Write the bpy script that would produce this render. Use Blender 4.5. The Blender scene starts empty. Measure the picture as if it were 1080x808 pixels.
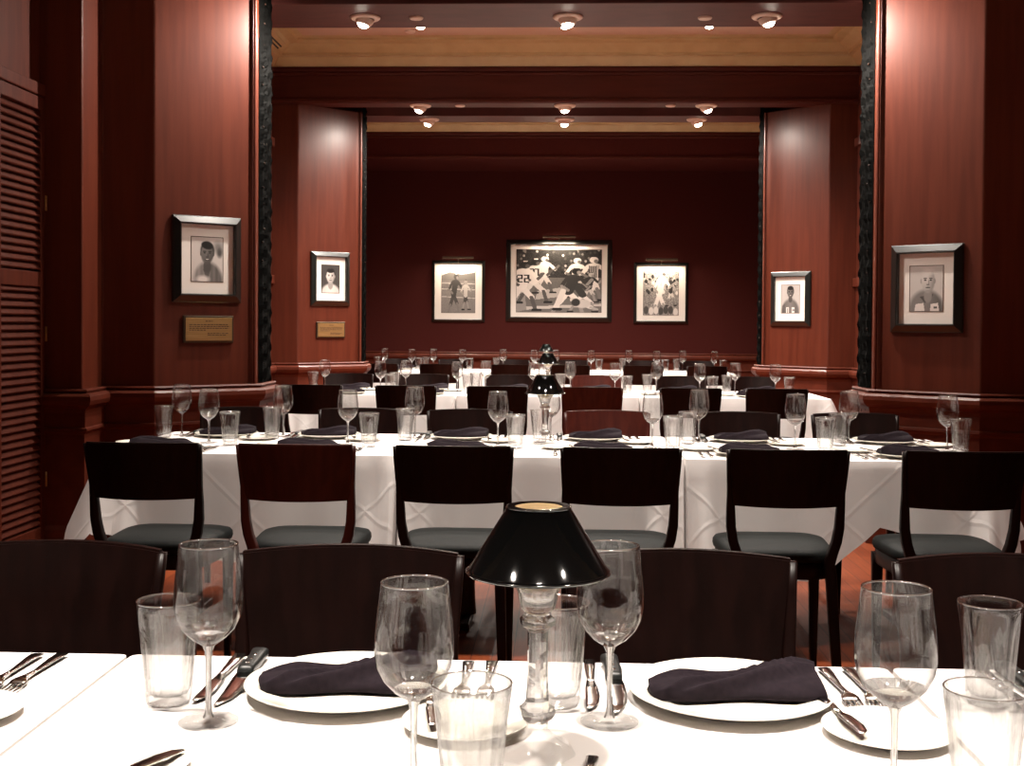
import bpy, bmesh, math, random
from mathutils import Vector, Matrix
random.seed(7)
SC = bpy.context.scene
COL = SC.collection
PI = math.pi
R = math.radians

# ------------------------------------------------------------------ camera, world, exposure
cd = bpy.data.cameras.new('camera'); cam = bpy.data.objects.new('camera', cd); COL.objects.link(cam)
SC.camera = cam
cd.sensor_width = 36; cd.lens = 1250/1080*36; cd.shift_y = -0.0332; cd.clip_start = 0.02; cd.clip_end = 100
_y, _p, _r = R(2.2), R(1.2), R(0.4)
fw = Vector((-math.sin(_y)*math.cos(_p), math.cos(_y)*math.cos(_p), -math.sin(_p)))
r0 = Vector((math.cos(_y), math.sin(_y), 0)); u0 = r0.cross(fw)
rt = r0*math.cos(_r) + u0*math.sin(_r); up = -r0*math.sin(_r) + u0*math.cos(_r)
cam.matrix_world = Matrix(((rt.x, up.x, -fw.x, 0), (rt.y, up.y, -fw.y, 0), (rt.z, up.z, -fw.z, 1.27), (0, 0, 0, 1)))
wd = bpy.data.worlds.new('world'); SC.world = wd; wd.use_nodes = True
wd.node_tree.nodes['Background'].inputs[0].default_value = (0.5, 0.35, 0.25, 1)
wd.node_tree.nodes['Background'].inputs[1].default_value = 0.02
SC.view_settings.view_transform = 'Standard'; SC.view_settings.look = 'None'
SC.view_settings.gamma = 1; SC.view_settings.use_curve_mapping = False
SC.view_settings.exposure = 0.15
cy = SC.cycles
cy.use_denoising = True; cy.max_bounces = 8; cy.diffuse_bounces = 4; cy.glossy_bounces = 4
cy.transmission_bounces = 8; cy.transparent_max_bounces = 40; cy.caustics_reflective = False; cy.caustics_refractive = False
cy.sample_clamp_indirect = 4.0

HEADER_W = 250     # spots in the two headers
TRAY_NEAR_W = 560   # spots over the first two table rows
AISLE_W = 180         # spots aimed across the first aisle
TRAY_FAR_W = 560    # spots over the far rows
PICTURE_W = 19
WARM = (1.0, 0.90, 0.80)

# ------------------------------------------------------------------ materials
def mat(name, col, rough=0.5, metal=0.0, coat=0.0, coat_rough=0.1, spec=None):
    m = bpy.data.materials.new(name); m.use_nodes = True
    b = m.node_tree.nodes['Principled BSDF']
    b.inputs['Base Color'].default_value = (*col, 1); b.inputs['Roughness'].default_value = rough
    b.inputs['Metallic'].default_value = metal
    b.inputs['Coat Weight'].default_value = coat; b.inputs['Coat Roughness'].default_value = coat_rough
    if spec is not None: b.inputs['Specular IOR Level'].default_value = spec
    return m
def nd(m, t, **kw):
    n = m.node_tree.nodes.new(t)
    for k, v in kw.items(): setattr(n, k, v)
    return n
def lk(m, a, b): m.node_tree.links.new(a, b)
def bsdf(m): return m.node_tree.nodes['Principled BSDF']
def noise_color(m, c0, c1, scale=(4, 4, 0.5), nscale=6, detail=5, lo=0.35, hi=0.65, bump=0.0):
    tc = nd(m, 'ShaderNodeTexCoord'); mp = nd(m, 'ShaderNodeMapping'); nz = nd(m, 'ShaderNodeTexNoise'); rp = nd(m, 'ShaderNodeValToRGB')
    mp.inputs['Scale'].default_value = scale; nz.inputs['Scale'].default_value = nscale; nz.inputs['Detail'].default_value = detail
    lk(m, tc.outputs['Object'], mp.inputs[0]); lk(m, mp.outputs[0], nz.inputs['Vector']); lk(m, nz.outputs['Fac'], rp.inputs[0])
    rp.color_ramp.elements[0].position = lo; rp.color_ramp.elements[0].color = (*c0, 1)
    rp.color_ramp.elements[1].position = hi; rp.color_ramp.elements[1].color = (*c1, 1)
    lk(m, rp.outputs[0], bsdf(m).inputs['Base Color'])
    if bump:
        bp = nd(m, 'ShaderNodeBump'); bp.inputs['Strength'].default_value = bump; bp.inputs['Distance'].default_value = 0.002
        lk(m, nz.outputs['Fac'], bp.inputs['Height']); lk(m, bp.outputs[0], bsdf(m).inputs['Normal'])
    return m
M = {}
M['panel'] = noise_color(mat('mahogany_panel', (0.15, 0.03, 0.018), 0.4, coat=0.10, coat_rough=0.28, spec=0.32), (0.080, 0.0145, 0.0062), (0.106, 0.0215, 0.0095), (5, 5, 0.35), 5)
M['panel_matte'] = noise_color(mat('matte_mahogany', (0.08, 0.0145, 0.0062), 0.6, spec=0.12), (0.066, 0.012, 0.0055), (0.090, 0.018, 0.008), (5, 5, 0.35), 5)
M['trimwood'] = noise_color(mat('mahogany_moulding', (0.15, 0.03, 0.018), 0.45, coat=0.08, coat_rough=0.25, spec=0.28), (0.078, 0.014, 0.006), (0.102, 0.020, 0.009), (3, 3, 3), 4)
M['paper'] = noise_color(mat('maroon_wallcovering', (0.07, 0.012, 0.01), 0.8, spec=0.15), (0.050, 0.0075, 0.0055), (0.066, 0.0105, 0.0080), (1, 1, 1), 90, 2)
M['soffit'] = noise_color(mat('plum_soffit', (0.08, 0.02, 0.016), 0.5, spec=0.3), (0.07, 0.017, 0.013), (0.095, 0.024, 0.019), (1, 3, 1), 5)
M['header'] = noise_color(mat('dark_header_veneer', (0.09, 0.018, 0.013), 0.55, spec=0.2), (0.062, 0.011, 0.0065), (0.078, 0.0145, 0.009), (0.4, 5, 5), 5)
M['slot'] = mat('black_track_slot', (0.006, 0.004, 0.004), 0.8)
M['gold'] = noise_color(mat('gold_cornice_paint', (0.40, 0.27, 0.12), 0.5), (0.46, 0.32, 0.145), (0.52, 0.37, 0.18), (1, 1, 1), 6)
M['ceil'] = mat('pale_pink_ceiling', (0.55, 0.36, 0.26), 0.8)
M['chair'] = noise_color(mat('espresso_wood', (0.014, 0.005, 0.004), 0.36, coat=0.06, coat_rough=0.25, spec=0.12), (0.0055, 0.0020, 0.0016), (0.0095, 0.0032, 0.0025), (6, 6, 1), 6)
M['chair_red_light'] = noise_color(mat('espresso_wood_red_light', (0.05, 0.009, 0.006), 0.36, coat=0.1, coat_rough=0.2, spec=0.2), (0.038, 0.007, 0.005), (0.058, 0.011, 0.007), (6, 6, 1), 6)  # same chair wood, with the red of reflected light put into its colour
M['leather'] = noise_color(mat('charcoal_leather', (0.015, 0.017, 0.017), 0.55, spec=0.08), (0.0085, 0.0102, 0.0102), (0.0115, 0.0136, 0.0136), (1, 1, 1), 60, 3, bump=0.15)
M['china'] = mat('cream_china', (0.80, 0.77, 0.69), 0.18, coat=0.4, coat_rough=0.05)
M['napkin'] = noise_color(mat('plum_black_napkin', (0.02, 0.012, 0.02), 0.9, spec=0.12), (0.010, 0.0065, 0.0092), (0.0145, 0.0095, 0.013), (1, 1, 1), 120, 2, bump=0.1)
M['steel'] = mat('polished_steel', (0.62, 0.58, 0.55), 0.14, metal=1.0)
M['black_handle'] = mat('black_knife_handle', (0.012, 0.014, 0.014), 0.35)
M['lacquer'] = mat('black_lacquer', (0.0015, 0.0015, 0.0015), 0.07, spec=0.13)
M['lacquer_rim'] = mat('polished_black_rim', (0.004, 0.004, 0.004), 0.12, coat=0.6, coat_rough=0.05)
M['lining'] = mat('cream_shade_lining', (0.75, 0.6, 0.38), 0.6)
M['black_frame'] = mat('black_frame', (0.008, 0.009, 0.008), 0.28, coat=0.4, coat_rough=0.15)
M['matboard'] = mat('cream_mat_board', (0.85, 0.80, 0.74), 0.85)
M['brass'] = noise_color(mat('brushed_brass', (0.5, 0.3, 0.12), 0.38, metal=0.75), (0.42, 0.25, 0.09), (0.52, 0.33, 0.14), (1, 1, 40), 6)
M['bronze'] = mat('dark_bronze', (0.10, 0.075, 0.05), 0.35, metal=0.8)
M['ink'] = mat('engraved_ink', (0.06, 0.03, 0.015), 0.6)
M['white_metal'] = mat('white_enamel', (0.72, 0.58, 0.48), 0.4)
M['pleat'] = mat('black_pleat', (0.0008, 0.0008, 0.0007), 0.7, spec=0.02)
M['bead'] = mat('brown_bead', (0.018, 0.008, 0.005), 0.5, spec=0.1)
M['table_wood'] = mat('table_base', (0.02, 0.008, 0.006), 0.4)
# floor boards
m = mat('cherry_floor', (0.2, 0.05, 0.02), 0.42, spec=0.16); M['floor'] = m
tc = nd(m, 'ShaderNodeTexCoord'); mp = nd(m, 'ShaderNodeMapping'); mp.inputs['Rotation'].default_value = (0, 0, R(90))
bk = nd(m, 'ShaderNodeTexBrick'); bk.inputs['Scale'].default_value = 1; bk.inputs['Brick Width'].default_value = 1.1; bk.inputs['Row Height'].default_value = 0.08
bk.inputs['Mortar Size'].default_value = 0.0015
bk.inputs['Color1'].default_value = (0.22, 0.042, 0.012, 1); bk.inputs['Color2'].default_value = (0.30, 0.066, 0.02, 1); bk.inputs['Mortar'].default_value = (0.06, 0.014, 0.006, 1)
lk(m, tc.outputs['Object'], mp.inputs[0]); lk(m, mp.outputs[0], bk.inputs['Vector'])
nz = nd(m, 'ShaderNodeTexNoise'); mp2 = nd(m, 'ShaderNodeMapping'); mp2.inputs['Scale'].default_value = (12, 1, 1); nz.inputs['Scale'].default_value = 6; nz.inputs['Detail'].default_value = 5
lk(m, tc.outputs['Object'], mp2.inputs[0]); lk(m, mp2.outputs[0], nz.inputs['Vector'])
mx = nd(m, 'ShaderNodeMix', data_type='RGBA', blend_type='MULTIPLY'); mx.inputs['Factor'].default_value = 0.6
lk(m, bk.outputs['Color'], mx.inputs['A']); lk(m, nz.outputs['Fac'], mx.inputs['B']); lk(m, mx.outputs['Result'], bsdf(m).inputs['Base Color'])
# cloth with fold creases (raised diagonal lines)
m = mat('white_linen', (0.80, 0.765, 0.75), 0.85, spec=0.2); M['cloth'] = m
tc = nd(m, 'ShaderNodeTexCoord'); sx = nd(m, 'ShaderNodeSeparateXYZ'); lk(m, tc.outputs['Object'], sx.inputs[0])
def mth(op, a, b=None):
    n = nd(m, 'ShaderNodeMath', operation=op)
    for i, v in enumerate((a, b)):
        if v is None: continue
        if isinstance(v, (int, float)): n.inputs[i].default_value = v
        else: lk(m, v, n.inputs[i])
    return n.outputs[0]
def crease(v, sp):
    fr = mth('FRACT', mth('DIVIDE', v, sp)); d = mth('ABSOLUTE', mth('SUBTRACT', fr, 0.5))
    return mth('MAXIMUM', mth('SUBTRACT', 1.0, mth('MULTIPLY', d, sp/0.018)), 0.0)
zz = mth('SUBTRACT', sx.outputs['Z'], 0.75)
yy = mth('ADD', sx.outputs['Y'], zz)
h = mth('MAXIMUM', crease(mth('ADD', sx.outputs['X'], yy), 0.47), crease(mth('SUBTRACT', sx.outputs['X'], yy), 0.47))
nz = nd(m, 'ShaderNodeTexNoise'); nz.inputs['Scale'].default_value = 7; nz.inputs['Detail'].default_value = 3; lk(m, tc.outputs['Object'], nz.inputs['Vector'])
h = mth('ADD', h, mth('MULTIPLY', nz.outputs['Fac'], 2.0))
bp = nd(m, 'ShaderNodeBump'); bp.inputs['Strength'].default_value = 0.42; bp.inputs['Distance'].default_value = 0.003
lk(m, h, bp.inputs['Height']); lk(m, bp.outputs[0], bsdf(m).inputs['Normal'])
# clear glass: mostly straight-through, some refraction, reflections by angle
def glass(name, refr, edge, tint=(0.97, 0.985, 0.98), base=0.03):
    m = bpy.data.materials.new(name); m.use_nodes = True; nt = m.node_tree; nt.nodes.clear()
    out = nd(m, 'ShaderNodeOutputMaterial'); tr = nd(m, 'ShaderNodeBsdfTransparent'); rf = nd(m, 'ShaderNodeBsdfGlass')
    gl = nd(m, 'ShaderNodeBsdfGlossy'); fr = nd(m, 'ShaderNodeLayerWeight'); m1 = nd(m, 'ShaderNodeMixShader'); m2 = nd(m, 'ShaderNodeMixShader')
    tr.inputs[0].default_value = (*tint, 1); rf.inputs['Color'].default_value = (*tint, 1); rf.inputs['Roughness'].default_value = 0; rf.inputs['IOR'].default_value = 1.45
    gl.inputs['Roughness'].default_value = 0.02; fr.inputs[0].default_value = 0.5
    pwr = nd(m, 'ShaderNodeMath', operation='POWER'); pwr.inputs[1].default_value = 4.0; lk(m, fr.outputs['Facing'], pwr.inputs[0])
    mu = nd(m, 'ShaderNodeMath', operation='MULTIPLY_ADD'); mu.inputs[1].default_value = 0.75; mu.inputs[2].default_value = base; lk(m, pwr.outputs[0], mu.inputs[0])
    q2 = nd(m, 'ShaderNodeMath', operation='POWER'); q2.inputs[1].default_value = 3.5; lk(m, fr.outputs['Facing'], q2.inputs[0])
    q3 = nd(m, 'ShaderNodeMath', operation='MULTIPLY_ADD'); q3.inputs[1].default_value = edge; q3.inputs[2].default_value = refr; q3.use_clamp = True
    lk(m, q2.outputs[0], q3.inputs[0]); lk(m, q3.outputs[0], m1.inputs[0])
    lk(m, tr.outputs[0], m1.inputs[1]); lk(m, rf.outputs[0], m1.inputs[2])
    lk(m, mu.outputs[0], m2.inputs[0]); lk(m, m1.outputs[0], m2.inputs[1]); lk(m, gl.outputs[0], m2.inputs[2]); lk(m, m2.outputs[0], out.inputs[0])
    return m
M['glass'] = glass('clear_glass', 0.06, 0.75, (0.995, 0.998, 0.996), 0.045)
M['glass_thick'] = glass('thick_clear_glass', 0.2, 0.6, (0.992, 0.996, 0.994), 0.04)
M['crystal'] = glass('cut_crystal', 0.75, 0.25, (0.992, 0.996, 0.994), 0.05)
M['film'] = glass('thin_glass_foot', 0.0, 0.05, (0.992, 0.995, 0.993), 0.025)
M['lip'] = glass('bright_glass_lip', 0.1, 0.3, (0.98, 0.99, 0.985), 0.38)
def emit(name, col, s):
    m = bpy.data.materials.new(name); m.use_nodes = True; nt = m.node_tree; nt.nodes.clear()
    o = nd(m, 'ShaderNodeOutputMaterial'); e = nd(m, 'ShaderNodeEmission'); e.inputs[0].default_value = (*col, 1); e.inputs[1].default_value = s
    lk(m, e.outputs[0], o.inputs[0]); return m
M['bulb'] = emit('lit_bulb', (1, 0.9, 0.75), 40)
M['bulb_off'] = mat('unlit_bulb', (0.6, 0.5, 0.4), 0.3)
m = mat('photographic_print', (0.5, 0.5, 0.5), 0.45); M['print'] = m
at_ = nd(m, 'ShaderNodeVertexColor'); at_.layer_name = 'tone'; lk(m, at_.outputs[0], bsdf(m).inputs['Base Color'])

# ------------------------------------------------------------------ helpers
def obj(name, bm, m, parent=None, smooth=False, recalc=True):
    if recalc: bmesh.ops.recalc_face_normals(bm, faces=bm.faces)
    me = bpy.data.meshes.new(name); bm.to_mesh(me); bm.free()
    for mm in (m if isinstance(m, list) else [m]): me.materials.append(mm)
    if smooth is True:
        for p in me.polygons: p.use_smooth = True
    o = bpy.data.objects.new(name, me); COL.objects.link(o)
    if smooth == 'angle':
        for p in me.polygons: p.use_smooth = True
        me.set_sharp_from_angle(angle=R(35))
    if parent: o.parent = parent
    return o
def thing(name, label=None, cat=None, loc=(0, 0, 0), rz=0, group=None):
    o = bpy.data.objects.new(name, None); COL.objects.link(o); o.empty_display_size = 0.05
    o.location = loc; o.rotation_euler = (0, 0, rz); tag(o, label, cat, group); return o
def tag(o, label=None, cat=None, group=None):
    if label: o['label'] = label
    if cat: o['category'] = cat
    if group: o['group'] = group
    return o
def struct(name, bm, m, parent=None, smooth=False):
    o = obj(name, bm, m, parent, smooth)
    if not parent: o['kind'] = 'structure'
    return o
def dup(src, parent=None):
    c = src.copy(); COL.objects.link(c); c.parent = parent
    for ch in src.children: dup(ch, c)
    return c
def place(proto, used, loc, rz, label, cat=None, group=None):
    o = dup(proto) if proto.name in used else proto
    used.add(proto.name); o.location = loc; o.rotation_euler = (0, 0, rz); tag(o, label, cat, group); return o
USED = set()
def box(bm, x0, x1, y0, y1, z0, z1, bev=0.0, seg=2):
    vs = [bm.verts.new((x, y, z)) for x in (x0, x1) for y in (y0, y1) for z in (z0, z1)]
    fs = [bm.faces.new([vs[i] for i in f]) for f in ((0, 1, 3, 2), (4, 6, 7, 5), (0, 4, 5, 1), (2, 3, 7, 6), (0, 2, 6, 4), (1, 5, 7, 3))]
    if bev:
        es = list({e for f in fs for e in f.edges})
        bmesh.ops.bevel(bm, geom=es, offset=bev, segments=seg, profile=0.5, affect='EDGES')
    return bm
def BM(): return bmesh.new()
def prism(bm, poly, z0, z1, bev=0.0):
    a = [bm.verts.new((x, y, z0)) for x, y in poly]; b = [bm.verts.new((x, y, z1)) for x, y in poly]; n = len(poly)
    bm.faces.new(a); bm.faces.new(b)
    sides = [bm.faces.new((a[i], a[(i+1) % n], b[(i+1) % n], b[i])) for i in range(n)]
    if bev:
        es = [e for e in bm.edges if abs(e.verts[0].co.z - e.verts[1].co.z) > 0.01]
        bmesh.ops.bevel(bm, geom=es, offset=bev, segments=3, profile=0.5, affect='EDGES')
    return bm
def lathe(bm, prof, seg=32, rfn=None, off=(0, 0, 0)):
    rings = []
    for r, z in prof:
        if r < 1e-6: rings.append([bm.verts.new((off[0], off[1], z+off[2]))])
        else:
            ring = []
            for i in range(seg):
                t = 2*PI*i/seg; rr = r*(rfn(t, z) if rfn else 1)
                ring.append(bm.verts.new((off[0]+rr*math.cos(t), off[1]+rr*math.sin(t), z+off[2])))
            rings.append(ring)
    for a, b in zip(rings, rings[1:]):
        if len(a) == 1 and len(b) == 1: continue
        for i in range(seg):
            j = (i+1) % seg
            if len(a) == 1: bm.faces.new((a[0], b[i], b[j]))
            elif len(b) == 1: bm.faces.new((a[i], a[j], b[0]))
            else: bm.faces.new((a[i], a[j], b[j], b[i]))
    return bm
def loft(bm, secs, cap=True):
    """secs: list of rings of points (same length)"""
    rings = [[bm.verts.new(p) for p in s] for s in secs]; n = len(rings[0])
    for a, b in zip(rings, rings[1:]):
        for i in range(n): bm.faces.new((a[i], a[(i+1) % n], b[(i+1) % n], b[i]))
    if cap: bm.faces.new(rings[0]); bm.faces.new(rings[-1])
    return bm
def bar(bm, secs, n=8):
    """secs: (x,y,z,half_x,half_z) rounded sections along Y"""
    rs = []
    for x, y, z, hx, hz in secs:
        ring = []
        for i in range(n):
            t = 2*PI*(i+0.5)/n; c, s = math.cos(t), math.sin(t)
            e = 0.6
            ring.append((x+hx*math.copysign(abs(c)**e, c), y, z+hz*math.copysign(abs(s)**e, s)))
        rs.append(ring)
    return loft(bm, rs)
def post(bm, secs, n=12):
    """secs: (x,y,z,half_x,half_y) rounded sections along Z"""
    rs = []
    for x, y, z, hx, hy in secs:
        ring = []
        for i in range(n):
            t = 2*PI*(i+0.5)/n; c, s = math.cos(t), math.sin(t); e = 0.5
            ring.append((x+hx*math.copysign(abs(c)**e, c), y+hy*math.copysign(abs(s)**e, s), z))
        rs.append(ring)
    return loft(bm, rs)
def sweep_plan(bm, path, prof, closed=False):
    """profile (out, z) swept along a plan polyline; out is to the right of travel"""
    n = len(path); rings = []
    for i, p in enumerate(path):
        p = Vector(p)
        def nrm(a, b):
            d = (Vector(b)-Vector(a)).normalized(); return Vector((d.y, -d.x))
        if closed: n1 = nrm(path[i-1], path[i]); n2 = nrm(path[i], path[(i+1) % n])
        else:
            n1 = nrm(path[i-1], path[i]) if i else nrm(path[0], path[1]); n2 = nrm(path[i], path[i+1]) if i < n-1 else n1
        mt = (n1+n2); mt = mt/max(0.15, (1+n1.dot(n2)))
        rings.append([bm.verts.new((p.x+mt.x*o, p.y+mt.y*o, z)) for o, z in prof])
    pairs = list(zip(rings, rings[1:])) + ([(rings[-1], rings[0])] if closed else [])
    for a, b in pairs:
        for k in range(len(prof)-1): bm.faces.new((a[k], a[k+1], b[k+1], b[k]))
    return bm

# ------------------------------------------------------------------ setting: shell
CX = 0.025
def mir(poly): return [(2*CX-x, y) for x, y in poly]
NEAR_L = [(-2.78, 6.27), (-2.55, 6.27), (-2.57, 6.60), (-2.28, 6.62), (-1.80, 7.02), (-1.80, 7.36), (-2.60, 7.36)]
FAR_L = [(-2.60, 10.68), (-2.36, 10.68), (-1.86, 11.15), (-1.86, 11.37), (-2.60, 11.37)]
ZT = 4.0
struct('floor', box(BM(), -3.4, 3.45, -3.2, 15.7, -0.1, 0.0), M['floor'])
struct('wall_back', box(BM(), -2.9, 2.95, 15.4, 15.6, 0, ZT), M['paper'])
struct('wall_front', box(BM(), -3.3, 3.35, -3.2, -3.0, 0, ZT), M['panel'])
struct('wall_left', box(BM(), -3.3, -2.78, -3.0, 6.27, 0, ZT), M['panel_matte'])
struct('wall_right', box(BM(), 2.83, 3.35, -3.0, 6.27, 0, ZT), M['panel'])
for side, f in (('left', lambda p: p), ('right', mir)):
    s = -1 if side == 'left' else 1
    xo = -3.3 if side == 'left' else 3.35
    struct('wall_near_'+side, prism(BM(), f(NEAR_L)+[(xo, 7.36), (xo, 6.27)], 0, 3.25, 0.009), M['panel'])
    struct('wall_middle_'+side, prism(BM(), [(f([(-2.6, 0)])[0][0], 7.36), (f([(-2.6, 0)])[0][0], 10.68), (xo, 10.68), (xo, 7.36)], 0, ZT), M['panel'])
    struct('wall_far_'+side, prism(BM(), f(FAR_L)+[(xo, 11.37), (xo, 10.68)], 0, 3.25, 0.009), M['panel'])
    struct('wall_end_'+side, prism(BM(), [(f([(-2.6, 0)])[0][0], 11.37), (f([(-2.6, 0)])[0][0], 15.4), (xo, 15.4), (xo, 11.37)], 0, ZT), M['panel'])
# headers (two with a dark partition track between two strips, one plain at the far wall)
def header(n, y0, s0, s1, y1):
    t = BM(); box(t, -3.3, 3.35, y0, s0, 3.25, ZT, 0.006); struct('trim_%d' % n, t, M['header'])
    t = BM(); box(t, -3.3, 3.35, s1, y1, 3.25, ZT, 0.006); struct('trim_%d' % (n+1), t, M['soffit'])
    t = BM(); box(t, -3.3, 3.35, s0, s1, 3.40, ZT); struct('trim_%d' % (n+2), t, M['slot'])
header(1, 6.60, 7.17, 7.36, 7.95)
header(4, 10.65, 10.87, 11.32, 11.66)
struct('trim_7', box(BM(), -2.6, 2.65, 14.25, 15.4, 3.25, ZT, 0.006), M['paper'])
t = BM()   # fine bead lines on the faces of the headers
for y in (10.65, 14.25):
    box(t, -2.6, 2.65, y-0.016, y+0.01, 3.255, 3.285, 0.005); box(t, -2.6, 2.65, y-0.03, y+0.01, 3.53, 3.57, 0.008); box(t, -2.6, 2.65, y-0.018, y+0.01, 3.50, 3.525, 0.005)
struct('trim_8', t, M['header'])
# tray ceilings with stepped gold cornices
CORN = [(0, 3.57), (0.02, 3.572), (0.09, 3.645), (0.13, 3.65), (0.135, 3.672), (0.17, 3.69), (0.23, 3.73), (0.30, 3.745), (0.305, 3.762), (0.36, 3.77)]
for k, (y0, y1, xa, xb) in enumerate(((-3.0, 6.60, -2.78, 2.83), (7.95, 10.65, -2.6, 2.65), (11.66, 14.25, -2.6, 2.65))):
    struct('ceiling' if not k else 'ceiling_%d' % (k+1), box(BM(), xa, xb, y0, y1, 3.77, 3.87), M['ceil'])
    struct('trim_%d' % (9+k), sweep_plan(BM(), [(xa, y1), (xb, y1), (xb, y0), (xa, y0)], CORN, True), M['gold'])
# chair rail, dado and base swept round the panelling
RAIL = [(0, 0.905), (0.034, 0.905), (0.040, 0.897), (0.034, 0.888), (0.030, 0.884), (0.052, 0.880), (0.064, 0.868), (0.066, 0.845), (0.058, 0.822), (0.040, 0.806), (0.028, 0.80),
        (0.022, 0.775), (0.022, 0.70), (0.034, 0.694), (0.036, 0.682), (0.022, 0.672), (0.016, 0.66), (0.016, 0.17), (0.030, 0.15), (0.034, 0.13), (0.034, 0.0)]
def rail(n, path): struct('trim_%d' % n, sweep_plan(BM(), path, RAIL), M['trimwood'])
nl = NEAR_L; fl = FAR_L
rail(12, nl[:6])
rail(13, list(reversed(mir(nl[:6]))))
rail(14, [(-2.6, 7.36), (-2.6, 10.68)] + fl[1:4])
rail(15, list(reversed(mir([(-2.6, 7.36), (-2.6, 10.68)] + fl[1:4]))))
rail(16, [(-2.6, 15.4), (2.65, 15.4)])
rail(17, [(2.83, 6.27), (2.83, -3.0)])
# thin vertical beads at the chamfered corners
t = BM()
for f in (lambda p: p, mir):
    for (x, y), (dx, dy) in (((-1.812, 7.004), 0.014*Vector((0.64, -0.77))), ((-1.874, 11.132), 0.014*Vector((0.64, -0.77)))):
        (px, py), = f([(x+dx, y+dy)])
        lathe(t, [(0.010, 0.9), (0.010, 3.25)], 10, off=(px, py, 0))
struct('trim_18', t, M['trimwood'], smooth=True)
# a thin moulded strip on the side wall of the middle bay
t = BM()
for x, s in ((2.65, -1), (-2.6, 1)):
    for z0, z1 in ((1.62, 1.70), (2.86, 2.94)): box(t, min(x, x+s*0.03), max(x, x+s*0.03), 8.0, 10.68, z0, z1, 0.008)
struct('trim_19', t, M['trimwood'])

# louvred bifold doors on the left wall
door = thing('door_1'); door['kind'] = 'structure'; door.location = (-2.78, 0, 0)
for k, y1 in enumerate((6.255, 5.695, 5.135)):
    y0 = y1-0.555; t = BM()
    for a, b in ((y0, y0+0.055), (y1-0.055, y1)): box(t, 0.0, 0.035, a, b, 0.03, 2.455, 0.004)
    for a, b in ((0.03, 0.17), (1.45, 1.53), (2.385, 2.455)): box(t, 0.0, 0.035, y0+0.05, y1-0.05, a, b, 0.004)
    obj('leaf_frame', t, M['panel_matte'], door)
    t = BM()
    for lo, hi in ((0.17, 1.45), (1.53, 2.385)):
        z = lo+0.012
        while z < hi-0.02:
            loft(t, [[(0.004, y, z+0.032), (0.030, y, z), (0.033, y, z+0.006), (0.007, y, z+0.038)] for y in (y0+0.052, y1-0.052)])
            z += 0.040
    obj('louvres', t, M['panel_matte'], door)
    if k < 2:
        for z in (0.42, 1.2, 1.9):
            t = BM(); lathe(t, [(0, -0.04), (0.006, -0.04), (0.006, 0.04), (0, 0.04)], 10, off=(0.038, y1+0.0, z)); obj('hinge', t, M['brass'], door, True)
t = BM(); box(t, -2.80, -2.745, 4.8, 6.27, 2.462, 2.53, 0.008); struct('trim_20', t, M['panel_matte'])

# ------------------------------------------------------------------ folding partitions in the slots
def partition(x, s, y0, y1, label):
    root = thing('folding_partition', label, 'partition', (x, 0, 0.0), group='folding partitions in the openings')
    t = BM(); nz = 150; cols = []
    prof = [(0.0, 0.0), (0.014, 0.03), (0.006, 0.06), (0.015, 0.09), (0.006, 0.11), (0.013, 0.14), (0.005, 0.165), (0.010, 0.18), (0.0, 0.20)]
    ph = [random.uniform(0, 6.28) for _ in prof]
    rings = []
    for i in range(nz+1):
        z = 3.38*i/nz
        ring = []
        for k, (o, yy) in enumerate(prof):
            w = 0.005*math.sin(z*60+ph[k]) + 0.003*random.uniform(-1, 1)
            ring.append(t.verts.new((s*max(0.0, o+(w if 0 < k < len(prof)-1 else 0)), y0+yy*(y1-y0)/0.20, z)))
        rings.append(ring)
    for a, b in zip(rings, rings[1:]):
        for k in range(len(prof)-1): t.faces.new((a[k], a[k+1], b[k+1], b[k]))
    obj('pleats', t, M['pleat'], root)
    t = BM()
    for i in range(26):
        z = 0.15 + i*0.122 + random.uniform(-.03, .03)
        bmesh.ops.create_icosphere(t, subdivisions=1, radius=random.uniform(0.005, 0.009), matrix=Matrix.Translation((s*0.012, y0+random.uniform(0.02, 0.09), z)))
    obj('beads', t, M['bead'], root, True)
    t = BM(); box(t, min(0, s*0.035), max(0, s*0.035), y0+0.01, y1-0.01, 3.34, 3.40, 0.004); obj('top_carrier', t, M['slot'], root)
partition(-1.795, 1, 7.06, 7.355, 'black folded partition edge on the left post of the nearer opening')
partition(1.845, -1, 7.06, 7.355, 'black folded partition edge on the right post of the nearer opening')
partition(-1.855, 1, 11.18, 11.365, 'black folded partition edge on the left post of the farther opening')
partition(1.905, -1, 11.18, 11.365, 'black folded partition edge on the right post of the farther opening')

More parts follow.
